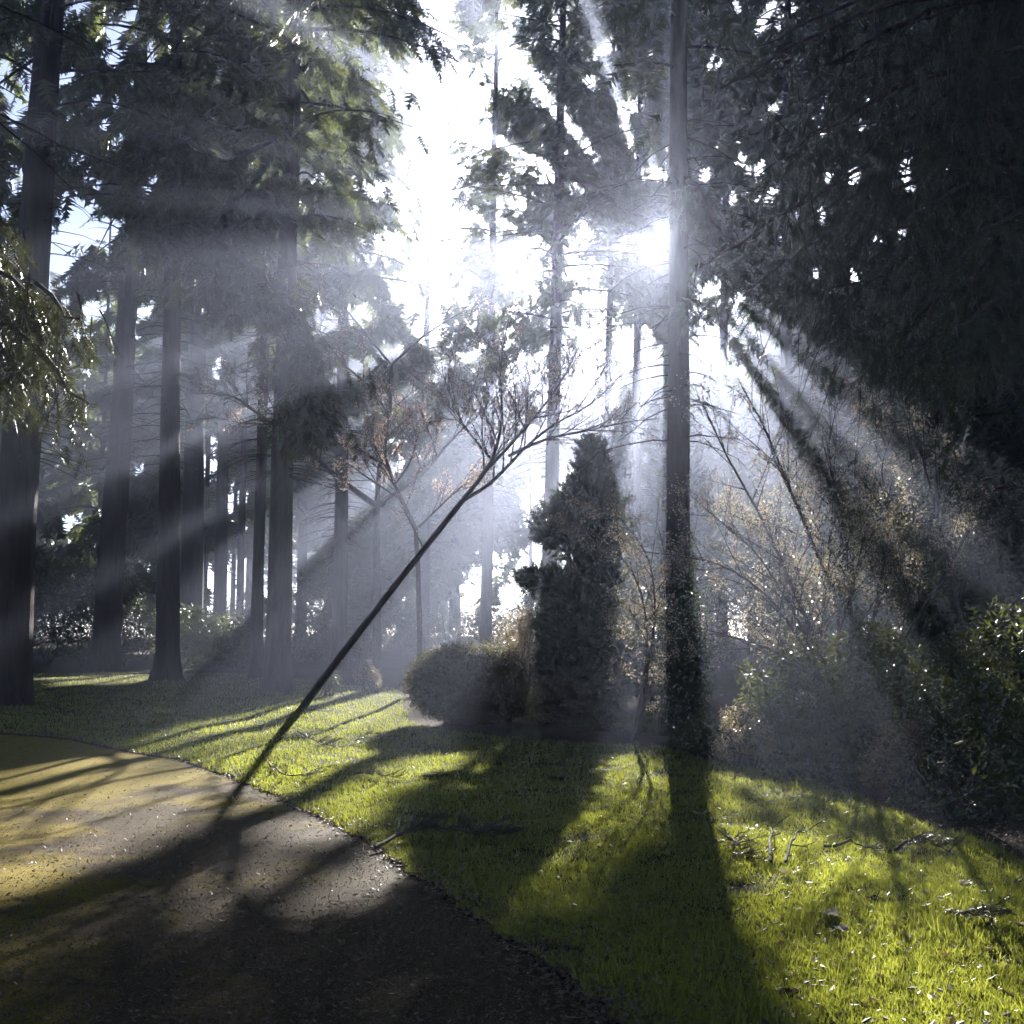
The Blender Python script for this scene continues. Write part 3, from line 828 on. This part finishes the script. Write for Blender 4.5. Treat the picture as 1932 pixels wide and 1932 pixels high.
# ------------------------------------------------------------------ bare trees
c = gp(560, 1338)
g = lambda d: d
bare_tree('leaning_tree', 'bare tree leaning steeply from the lawn towards the sun, forked high up', tuple(c), [
    ([c + [-.02, 0, -.15], c + [0, 0, .05], (572, 1316, c[1]), (602, 1284, c[1]), (640, 1242, c[1]), (690, 1178, c[1]), (738, 1112, c[1]), (775, 1060, c[1]), (835, 992, c[1] - .2), (872, 945, c[1] - .3)], .078, .052, 0),
    ([(872, 945, c[1] - .3), (905, 905, c[1] - .4), (930, 870, c[1] - .5), (952, 790, c[1] - .6), (940, 700, c[1] - .8), (960, 600, c[1] - 1)], .05, .012, 3),
    ([(872, 945, c[1] - .3), (925, 915, c[1] - .1), (980, 855, c[1]), (1040, 800, c[1] + .2), (1110, 770, c[1] + .3), (1180, 700, c[1] + .4)], .042, .012, 3),
    ([(960, 860, c[1]), (1030, 825, c[1] - .4), (1100, 815, c[1] - .6), (1180, 795, c[1] - .8), (1240, 790, c[1] - 1)], .035, .008, 3),
    ([(905, 900, c[1] - .4), (1000, 800, c[1] - 1.2), (1060, 720, c[1] - 1.4), (1100, 640, c[1] - 1.5)], .035, .008, 3),
    ([(800, 1035, c[1]), (760, 960, c[1] - .5), (740, 900, c[1] - .7), (690, 850, c[1] - .9)], .02, .006, 2),
    ([(930, 870, c[1]), (870, 800, c[1] + .6), (840, 720, c[1] + .8), (860, 640, c[1] + 1)], .03, .007, 3)], 401, 3, .30, 8500, .045, ratio=.46, minr=.0055)
b2 = pt(712, 1235, 30); b2[2] = terrain(b2[0], b2[1])
bare_tree('hazy_bare_tree', 'hazy bare tree with a low wide fork, arms reaching across the banded fir', tuple(b2), [
    ([b2, (711, 1100, 30), (710, 960, 30)], .13, .10, 0),
    ([(710, 955, 30), (640, 905, 29.5), (560, 830, 29), (500, 790, 28.6), (440, 745, 28.4), (380, 742, 28)], .09, .012, 3),
    ([(712, 950, 30), (790, 905, 30.4), (860, 820, 31), (930, 760, 31.5), (960, 700, 32)], .06, .010, 3),
    ([(710, 960, 30), (718, 860, 30), (735, 790, 30.2), (738, 690, 30.4)], .07, .05, 2),
    ([(738, 690, 30.4), (700, 640, 30.4), (640, 570, 30), (590, 520, 30)], .04, .01, 3),
    ([(738, 690, 30.4), (790, 640, 30.6), (850, 600, 31), (930, 560, 31.4)], .045, .01, 3),
    ([(738, 760, 30.4), (660, 700, 29.6), (610, 640, 29), (590, 600, 29)], .035, .01, 3)], 402, 3, .38, 5500, .06, ratio=.46, minr=.007)
b3 = pt(795, 1240, 26); b3[2] = terrain(b3[0], b3[1])
bare_tree('crooked_bare_tree', 'slim crooked bare tree with twisting boughs just above the leaning trunk', tuple(b3), [
    ([b3, (792, 1080, 26), (785, 1000, 26)], .07, .055, 0),
    ([(785, 1000, 26), (745, 915, 26), (722, 860, 25.8), (738, 790, 25.6), (715, 730, 25.4)], .05, .008, 3),
    ([(785, 1000, 26), (830, 955, 26.3), (890, 900, 26.6), (940, 880, 27)], .03, .007, 3),
    ([(745, 915, 26), (780, 870, 25.6), (790, 810, 25.4)], .03, .007, 3),
    ([(760, 945, 26), (690, 900, 25.6), (640, 860, 25.2), (560, 850, 25)], .025, .006, 3)], 403, 3, .30, 5000, .05, ratio=.46, minr=.006)

# beech-like bushes around the dark trunk
bb = gp(1640, 1440)
D = float(bb[1]) + 1.2
bz = np.array([bb[0], D, float(terrain(bb[0], D))])
def L3(*q): return [(a, b_, D + o) for a, b_, o in q]
bare_tree('thicket_tree', 'wide many-stemmed bush beside the dark trunk, its small leaves glinting in the sun', tuple(bz), [
    ([bz] + L3((1560, 1250, 0), (1500, 1120, -.2), (1440, 980, -.3), (1370, 860, -.3), (1325, 760, -.3)), .035, .008, 3),
    ([bz] + L3((1590, 1180, .2), (1540, 1040, .3), (1480, 900, .3), (1440, 800, .3), (1400, 730, .3)), .035, .008, 3),
    ([bz] + L3((1610, 1150, .6), (1590, 980, .8), (1560, 850, .8), (1580, 760, .8)), .03, .008, 3),
    ([bz] + L3((1650, 1160, .9), (1680, 1000, 1), (1660, 880, 1.2), (1690, 800, 1.2)), .03, .008, 3),
    ([bz] + L3((1550, 1280, -.6), (1450, 1220, -.8), (1340, 1190, -1), (1220, 1160, -1)), .025, .006, 3),
    ([bz] + L3((1540, 1260, -.6), (1460, 1130, -.8), (1360, 1060, -.9), (1210, 1040, -.9)), .025, .006, 3),
    ([bz] + L3((1530, 1210, -.2), (1430, 1040, -.6), (1330, 960, -.6)), .025, .006, 3),
    ([bz] + L3((1720, 1180, .4), (1800, 1060, .4), (1840, 960, .4)), .025, .006, 2)], 404, 3, .24, 20000, .036, mk='beech', cat='bush', ratio=.36, minr=.0028, flat=.8, wig=.05)
b5 = gp(1790, 1460); D2 = float(b5[1]) + 3
b5 = np.array([pt(1840, 1200, D2)[0], D2, float(terrain(3, D2))])
bare_tree('leafy_sapling', 'tall sapling with pale leaf clusters high beneath the black boughs', tuple(b5), [
    ([b5, (1800, 1100, D2), (1750, 900, D2), (1710, 760, D2), (1690, 690, D2)], .03, .008, 2),
    ([(1775, 990, D2), (1760, 840, D2), (1780, 760, D2)], .015, .006, 2)], 405, 2, .3, 1500, .05, mk='beech', cat='tree', ratio=.3, minr=.003)
b6 = np.array([pt(1190, 1200, 17.5)[0], 17.5, float(terrain(1.8, 17.5))])
bare_tree('twiggy_bush', 'low twiggy bush with horizontal leafy sprays between the ragged conifer and dark trunk', tuple(b6), [
    ([b6, (1230, 1200, 17.2), (1200, 1080, 17), (1130, 1010, 16.8), (1080, 985, 16.8)], .02, .006, 3),
    ([b6, (1240, 1180, 17.2), (1230, 1060, 17), (1190, 1000, 16.8), (1150, 960, 16.8)], .02, .006, 3),
    ([b6, (1235, 1240, 17), (1210, 1180, 16.8), (1160, 1150, 16.6)], .015, .005, 2),
    ([b6, (1240, 1300, 17), (1215, 1270, 16.8), (1150, 1265, 16.6)], .015, .005, 2)], 406, 3, .24, 4200, .04, mk='beech', cat='bush', ratio=.36, minr=.0028, flat=.55)

# ------------------------------------------------------------------ garden shrubs
h = gp(880, 1378); hd = float(h[1]) + .9
def at(px, py, d): return pt(px, py, d)
s = hd / F
shrub('clipped_shrub', 'large clipped dome shrub with a sunlit rim standing on the lawn edge', [
    ((880, 1292, hd), (108 * s, .95, 78 * s)), ((835, 1290, hd - .1), (74 * s, .8, 66 * s)), ((930, 1285, hd), (68 * s, .8, 72 * s)), ((870, 1252, hd), (70 * s, .7, 42 * s)),
    ((905, 1330, hd), (80 * s, .7, 40 * s))],
    80000, .04, 501, 'hedge', .6, .66, stems=60, up=.5)
s2 = (hd + .2) / F
shrub('rounded_bush', 'smaller dusky rounded bush touching the flank of the clipped dome shrub', [
    ((1052, 1328, hd), (58 * s2, .6, 62 * s2)), ((1020, 1340, hd), (40 * s2, .5, 48 * s2)), ((1085, 1335, hd + .1), (40 * s2, .5, 52 * s2))], 15000, .035, 502, 'hedge', .55, .6, stems=20)
yd = 20.5; s3 = yd / F
YB = [(1117, 866, 18, 34), (1117, 905, 34, 40), (1112, 945, 50, 45), (1135, 965, 48, 48), (1075, 985, 50, 42), (1150, 1000, 42, 45), (1040, 1002, 30, 26), (1100, 1020, 48, 42), (1135, 1045, 46, 45),
      (1120, 1085, 40, 40), (1148, 1110, 36, 50), (1135, 1150, 44, 50), (1050, 1100, 40, 20), (1000, 1097, 24, 12), (1080, 1140, 50, 34), (1060, 1180, 44, 34), (1110, 1190, 56, 40), (1090, 1230, 70, 50),
      (1150, 1225, 40, 50), (1120, 1280, 68, 56), (1060, 1262, 40, 50)]
YBL = [((a, b_, yd + (.15 if k % 2 else -.15)), (rx * s3, max(rx * s3 * .9, .3), rz * s3)) for k, (a, b_, rx, rz) in enumerate(YB)]
bs = pt(1125, 1200, yd)
shrub('ragged_conifer', 'dark ragged garden conifer with a pointed top and a gap under its middle tier', YBL, 22000, .1, 503, 'yew', prune=.85, style='spray', tpl='mid', shell=.25, stems=40,
      base=(bs[0], yd, float(terrain(bs[0], yd))), L=.23, up=.6, cat='tree', twigs=False)
shrub('upright_shrub', 'pale sunlit shrub with upright leafy stems behind the clipped dome shrub', [
    ((975, 1190, hd + 1.6), (42 * s2, .4, 48 * s2)), ((1005, 1215, hd + 1.4), (40 * s2, .4, 52 * s2)), ((950, 1215, hd + 1.7), (26 * s2, .3, 30 * s2)), ((990, 1160, hd + 1.7), (18 * s2, .3, 22 * s2))],
    3600, .06, 504, 'bronze', .5, .2, stems=26, up=.8)
shrub('young_shrub', 'little bronze-leaved shrub alone at the lawn edge, left of the clipped dome'.replace('left of', 'nearest to'), [
    ((690, 1272, 26), (24 * 26 / F, .3, 26 * 26 / F)), ((706, 1282, 26), (16 * 26 / F, .25, 20 * 26 / F))], 1300, .07, 505, 'bronze', .5, .15, stems=16, up=.8)
shrub('low_shrub', 'tiny grey shrub at the foot of the leaning trunk', [((622, 1285, 25.5), (.3, .3, .2))], 500, .06, 506, 'undergrowth', .5, .2, stems=8)
shrub('ground_shrub', 'low blue-green ground plant in the light beam before the dark ivy trunk', [
    ((1150, 1370, 19), (.5, .5, .32)), ((1200, 1380, 18.6), (.45, .4, .26)), ((1100, 1380, 18.8), (.35, .4, .22))], 3000, .09, 507, 'glossy', .5, .2, stems=10)
# ivy round the dark trunk
IV = []
for k, (yy, wpx) in enumerate([(1420, 62), (1380, 62), (1340, 66), (1300, 60), (1260, 58), (1220, 56), (1180, 52), (1140, 46), (1100, 38), (1060, 30), (1020, 24)]):
    IV.append(((1288 + (8 if k % 2 else -4), yy, 18.5), (wpx * 18.5 / F, wpx * 18.5 / F, .30)))
mb = pt(1274, 1200, 18.6)
shrub('ivy_vine', 'dense dark ivy sleeve wrapped round the foot of the near-black trunk', IV, 13000, .085, 508, 'ivy', .75, .35, stems=24, base=(mb[0], 18.5, float(terrain(mb[0], 18.5))), cat='ivy', up=.3)

# rhododendrons and companions on the sunny border
RH = [
    ('shaded leafy shrub hugging the lawn side of the ivy trunk', 'glossy', [((1340, 1390, 15.6), (.42, .5, .34)), ((1300, 1400, 16), (.3, .4, .25))], 2600, .085),
    ('glossy evergreen shrub with yellow-green lit leaves under the wide bush', 'glossy', [((1480, 1290, 15.2), (.62, .6, .62)), ((1450, 1370, 15.0), (.6, .6, .5)), ((1530, 1330, 15.4), (.5, .5, .7))], 4600, .095),
    ('broadest glossy evergreen shrub, its top leaves catching white glints', 'glossy', [((1640, 1280, 14.6), (.75, .7, .7)), ((1590, 1370, 14.2), (.7, .7, .6)), ((1690, 1370, 14.2), (.7, .7, .7)), ((1640, 1220, 15), (.5, .5, .35))], 7500, .095),
    ('dark glossy shrub where the border meets the edge of the wood', 'glossy', [((1810, 1330, 13.0), (.7, .7, .8)), ((1880, 1400, 12.4), (.7, .7, .7)), ((1780, 1420, 12.4), (.55, .6, .5))], 6000, .095),
    ('glossy shrub in deep shade at the picture edge', 'glossy', [((1960, 1300, 11.5), (.8, .8, 1.0)), ((2010, 1450, 10.6), (.8, .8, .7))], 5200, .095),
    ('fine pale-leaved shrub on the border beside the ivy trunk', 'bronze', [((1400, 1360, 14.4), (.30, .3, .26)), ((1430, 1400, 14.2), (.28, .3, .25)), ((1380, 1410, 14.4), (.25, .3, .22))], 3000, .045),
    ('fine pale-leaved shrub glowing at the front of the glossy border', 'bronze', [((1700, 1400, 12.2), (.28, .3, .24)), ((1660, 1450, 12.0), (.26, .3, .22)), ((1730, 1380, 12.3), (.14, .2, .18))], 3000, .042),
    ('low straggling plant under the glossy border with lit leaf tips', 'glossy', [((1520, 1450, 13.4), (.5, .4, .2)), ((1600, 1470, 12.8), (.5, .4, .22))], 1800, .07),
    ('low dark plant where the lawn narrows by the wood', 'glossy', [((1840, 1530, 10.6), (.5, .4, .2)), ((1760, 1510, 11.2), (.45, .4, .18))], 1500, .07)]
for k, (lb, mk, bl, nn, sz_) in enumerate(RH):
    shrub('border_shrub', lb, bl, nn, sz_, 520 + k, mk, .42 if mk == 'glossy' else .6, .35, stems=14, group='shrubs of the sunny border')

# understorey thickets far back
rng = np.random.default_rng(9)
UG = ['hazy', 'wide', 'low', 'dim', 'tangled', 'tall', 'rounded', 'patchy', 'dusky', 'thin']
UL = [(-30, 46, 4.2), (90, 50, 4.6), (170, 42, 3.4), (270, 52, 5.0), (330, 40, 2.6), (430, 60, 3.0), (560, 56, 4.4), (640, 48, 3.6), (740, 62, 5.2), (840, 54, 4.6), (930, 66, 5.6), (1040, 56, 5.0), (1110, 44, 4.2),
      (1200, 60, 5.4), (1240, 36, 3.4), (1340, 40, 4.6), (1420, 34, 5.0), (1500, 46, 6.5), (1560, 30, 5.2), (1660, 34, 6.0), (1740, 26, 5.2), (1850, 24, 5.6), (1950, 20, 5.0)]
for k, (px, d, hh) in enumerate(UL):
    if 600 < px < 1060: hh *= .62
    c0 = pt(px, HORIZON, d); z0 = float(terrain(c0[0], c0[1]))
    wdt = rng.uniform(2.2, 3.4) * d / 46
    bl = []
    for j in range(6):
        q = np.array([c0[0] + rng.uniform(-1, 1) * wdt, c0[1] + rng.uniform(-1.5, 1.5), z0 + rng.uniform(.2, .75) * hh])
        bl.append((q, (wdt * .55, 1.2, hh * .32)))
    where = ('beyond the thick edge trunk' if px < 230 else 'around the shadowed trunks' if px < 620 else 'behind the bare trees' if px < 1000 else 'behind the ragged conifer'
             if px < 1290 else 'behind the wide glinting bush' if px < 1700 else 'in the darkest wood')
    shrub('understorey_bush', f'{UG[k % 10]} understorey bush {where}', bl, 5200, .22, 600 + k, 'undergrowth', .5, .25, stems=10, group='understorey bushes in the wood',
          base=(c0[0], c0[1], z0), cat='bush')

# ------------------------------------------------------------------ fallen things
def fallen_branch(name, label, pts, seed, side, count, L, r=.012, lift=.04, group=None, mk='needle_near'):
    rng = np.random.default_rng(seed)
    P = []
    for k, (a, b_) in enumerate(pts):
        q = gp(a, b_); q[2] += .05 + lift * math.sin(math.pi * k / max(1, len(pts) - 1)); P.append(q)
    P = np.array(P)
    t = np.linspace(0, 1, 12); Q = interp(P, t); Q[1:-1] = (Q[:-2] + Q[1:-1] * 2 + Q[2:]) / 4
    Q += rng.normal(0, .008, Q.shape)
    root = empty(name, tuple(P[0])); tag(root, label, 'branch', group)
    tb = Tubes(); tb.add(Q, np.linspace(r, .003, 12), 5)
    pp, dd, ll = [], [], []
    for k in range(side):
        u = rng.uniform(.15, 1); a = interp(Q, np.array([u]))[0]
        tg = unit(Q[-1] - Q[0]); lt = np.array([-tg[1], tg[0], 0]) * (1 if k % 2 else -1)
        v = tg * rng.uniform(.4, 1) + lt * rng.uniform(.3, .9) + [0, 0, rng.uniform(.0, .55)]
        e = a + unit(v) * rng.uniform(.07, .24)
        tb.add(np.array([a, (a + e) / 2 + rng.normal(0, .012, 3), e]), [.005, .004, .002], 4)
        m = max(1, count // max(side, 1))
        tt = rng.random((m, 1)); pp.append(a * (1 - tt) + e * tt); dd.append(np.repeat(unit(v)[None], m, 0) + rng.normal(0, .35, (m, 3))); ll.append(L * rng.uniform(.6, 1.2, m))
    tb.build('twig', M['bark_thin'], root, tuple(P[0]))
    if count:
        tris('needles', spray_mesh(np.concatenate(pp), np.concatenate(dd), np.concatenate(ll), 'near', rng, 1.0), M[mk], root, tuple(P[0]))
FG = 'windfallen branches on the lawn'
fallen_branch('fallen_branch', 'fallen branch with a bare curved stem and an upright needled tip, near the clipped dome', [(560, 1385), (605, 1415), (650, 1422), (692, 1388)], 701, 16, 150, .10, lift=.03, group=FG)
fallen_branch('fallen_branch', 'curled fallen twig between the path corner and the lit lawn', [(508, 1448), (530, 1475), (570, 1478), (602, 1462)], 702, 10, 90, .08, group=FG)
fallen_branch('fallen_branch', 'fallen spray lying just beyond the path bend in half shade', [(668, 1466), (710, 1475), (760, 1478)], 703, 10, 90, .09, group=FG)
fallen_branch('fallen_branch', 'longest dark needled branch, its bare end pointing at the path edge', [(708, 1612), (760, 1592), (830, 1590), (900, 1598), (945, 1582)], 704, 34, 420, .10, r=.016, lift=.07, group=FG)
fallen_branch('fallen_branch', 'short stub of stick standing upright in the grass beside the trunk shadow', [(1452, 1640), (1456, 1600), (1462, 1580)], 705, 3, 0, .08, r=.014, lift=.1, group=FG)
fallen_branch('fallen_branch', 'forked bare stick leaning in the grass', [(1482, 1640), (1500, 1612), (1530, 1580)], 706, 6, 0, .08, lift=.1, group=FG)
fallen_branch('fallen_branch', 'thin bare stick lying flat beyond the forked stick', [(1555, 1612), (1610, 1608), (1660, 1622)], 707, 6, 0, .08, group=FG)
fallen_branch('fallen_branch', 'bushy fallen spray on the lawn nearest the border', [(1690, 1612), (1740, 1604), (1790, 1622)], 708, 18, 190, .08, group=FG)
fallen_branch('fallen_branch', 'dark fallen spray beside the near-black shadow of the trunk', [(1372, 1590), (1390, 1610), (1410, 1630)], 709, 16, 150, .08, group=FG)
fallen_branch('fallen_branch', 'small dark clump of needles low on the sunny lawn', [(1790, 1740), (1840, 1750), (1880, 1772)], 710, 16, 190, .07, group=FG)

def clod(label, px, py, r, seed):
    rng = np.random.default_rng(seed)
    c = gp(px, py)
    import bmesh
    bm = bmesh.new(); bmesh.ops.create_icosphere(bm, subdivisions=3, radius=1)
    for v in bm.verts:
        k = 1 + .25 * math.sin(v.co.x * 5 + seed) * math.sin(v.co.y * 6) + rng.normal(0, .06)
        v.co = Vector((v.co.x * r * k, v.co.y * r * k * .8, v.co.z * r * .45 * k + .02))
    me = bpy.data.meshes.new('soil_clod'); bm.to_mesh(me); bm.free(); me.materials.append(M['soil'])
    o = bpy.data.objects.new('soil_clod', me); COL.objects.link(o); o.location = c
    tag(o, label, 'clod', 'earth clods on the lawn')
clod('dark round clod of earth right of the curled pale leaves'.replace('right of', 'beside'), 1650, 1705, .055, 1)
clod('dark clod of earth close to the lower picture corner', 1880, 1920, .05, 2)
clod('dark clod at the shadow edge low on the lawn', 1495, 1890, .07, 3)
clod('small clod amid the brightest patch of grass', 1048, 1476, .09, 4)

def dead_leaf(label, px, py, size, seed, k=2):
    rng = np.random.default_rng(seed)
    c = gp(px, py) + [0, 0, .055]
    Vv = []
    for j in range(k):
        u = np.linspace(-1, 1, 7); V2 = []
        ang = rng.uniform(0, 6.28); tilt = rng.uniform(.1, .5)
        ax = np.array([math.cos(ang), math.sin(ang), 0]); bx_ = np.array([-ax[1], ax[0], tilt])
        off = rng.normal(0, size * .35, 3) * [1, 1, .2]
        W = size * .32 * np.sqrt(np.maximum(0, 1 - u ** 2)) * (1 + .3 * np.sin(u * 7))
        for i2 in range(6):
            a0 = ax * u[i2] * size * .5; a1 = ax * u[i2 + 1] * size * .5
            z0 = np.array([0, 0, .25 * size * u[i2] ** 2]); z1 = np.array([0, 0, .25 * size * u[i2 + 1] ** 2])
            p = [a0 - bx_ * W[i2] + z0, a1 - bx_ * W[i2 + 1] + z1, a1 + z1 * .4, a0 + z0 * .4]
            q = [a0 + z0 * .4, a1 + z1 * .4, a1 + bx_ * W[i2 + 1] + z1, a0 + bx_ * W[i2] + z0]
            for r_ in (p, q): V2 += [r_[0], r_[1], r_[2], r_[0], r_[2], r_[3]]
        Vv.append(np.array(V2) + off)
    o = tris('dead_leaf', np.concatenate(Vv) + c, M['pale_leaf'], None, tuple(c)); o.location = c
    tag(o, label, 'leaf', 'pale dead leaves on the lawn')
dead_leaf('single white dead leaf below the forked stick', 1477, 1660, .085, 1, 1)
dead_leaf('curled pale dead leaf, the upper of the close pair in the grass', 1566, 1742, .10, 2, 3)
dead_leaf('flat pale dead leaf, the lower of the close pair in the grass', 1582, 1770, .09, 3, 1)
dead_leaf('small bright dead leaf close to the trunk shadow low on the lawn', 1528, 1832, .05, 4, 1)
dead_leaf('brownish dead leaf near the dark needle clump', 1828, 1690, .09, 5, 2)
dead_leaf('pale flat leaf at the far edge of the trunk shadow', 1344, 1549, .12, 6, 1)
dead_leaf('faint dead leaf in the shade among the lawn middle', 1232, 1524, .10, 7, 1)

# leaf litter along the path edge and over the beds
rng = np.random.default_rng(21)
E = np.array(EDGE_W); E3 = np.c_[E, np.zeros(len(E))]
n = 9000
t = rng.random(n) * .82 + .1
q = interp(E3, t); q[:, :2] += rng.normal(0, .10, (n, 2)) + np.array([.05, .05])
P1 = q
qq = lawn_points(2600, 30); qq = qq[in_poly(qq[:, 0], qq[:, 1], LAWN_W)]; PL = qq
n = 12000
px = rng.uniform(900, 2100, n); py = rng.uniform(1385, 1640, n)
v = FWD[None] * F + RGT[None] * (px - 966)[:, None] + UPV[None] * (966 - py)[:, None]
tt = (0 - EYE[2]) / v[:, 2]
P2 = EYE + v * tt[:, None]
P2 = P2[~in_poly(P2[:, 0], P2[:, 1], LAWN_W)]
n = 9000
px = rng.uniform(-100, 2050, n); py = 1400 + rng.random(n) * 620
v = FWD[None] * F + RGT[None] * (px - 966)[:, None] + UPV[None] * (966 - py)[:, None]
P3 = EYE + v * ((0 - EYE[2]) / v[:, 2])[:, None]
P = np.concatenate([P1, P2, P3, PL]); P[:, 2] = terrain(P[:, 0], P[:, 1]) + rng.uniform(.02, .045, len(P))
nn = rng.normal(0, .35, P.shape); nn[:, 2] += 1
sz_ = rng.uniform(.012, .045, len(P)); sz_[-len(PL):] *= 1.6; P[-len(PL):, 2] += .02
tag(tris('leaf_litter', leaf_quads(P, nn, sz_, rng, .5), M['litter']), 'brown leaf and needle litter strewn along the path edge and beds', 'litter', kind='stuff')

n = 34000
px = rng.uniform(-150, 1300, n); py = 1400 + rng.random(n) ** .8 * 640
v = FWD[None] * F + RGT[None] * (px - 966)[:, None] + UPV[None] * (966 - py)[:, None]
P = EYE + v * ((0.01 - EYE[2]) / v[:, 2])[:, None]
P = P[in_poly(P[:, 0], P[:, 1], PATH_W)]
P[:, 2] = terrain(P[:, 0], P[:, 1]) + .016
nn = rng.normal(0, .5, P.shape); nn[:, 2] += 1
tag(tris('path_grit_gravel', leaf_quads(P, nn, rng.uniform(.005, .015, len(P)), rng, .7, .5), M['grit']), 'loose grit and needles scattered over the mossy path', 'gravel', kind='stuff')

# ------------------------------------------------------------------ haze
m, n_, l_ = mat('morning_mist')
pv = n_.new("ShaderNodeVolumePrincipled")
pv.inputs['Color'].default_value = HAZE_COLOR
pv.inputs['Density'].default_value = HAZE_DENSITY
pv.inputs['Density Attribute'].default_value = ""
pv.inputs['Anisotropy'].default_value = HAZE_G
o_ = n_.new("ShaderNodeOutputMaterial")
l_.new(pv.outputs[0], o_.inputs['Volume'])
x0, x1, y0, y1, z0, z1 = -175, 175, -45, 195, -2.0, 37.5
V = np.array([(x, y, z) for z in (z0, z1) for y in (y0, y1) for x in (x0, x1)], float)
Fb = [(0, 2, 3, 1), (4, 5, 7, 6), (0, 1, 5, 4), (1, 3, 7, 5), (3, 2, 6, 7), (2, 0, 4, 6)]
tag(mesh_from('haze', V, Fb, 4, m), 'thin blue-white morning mist filling the wood', 'haze', kind='stuff')
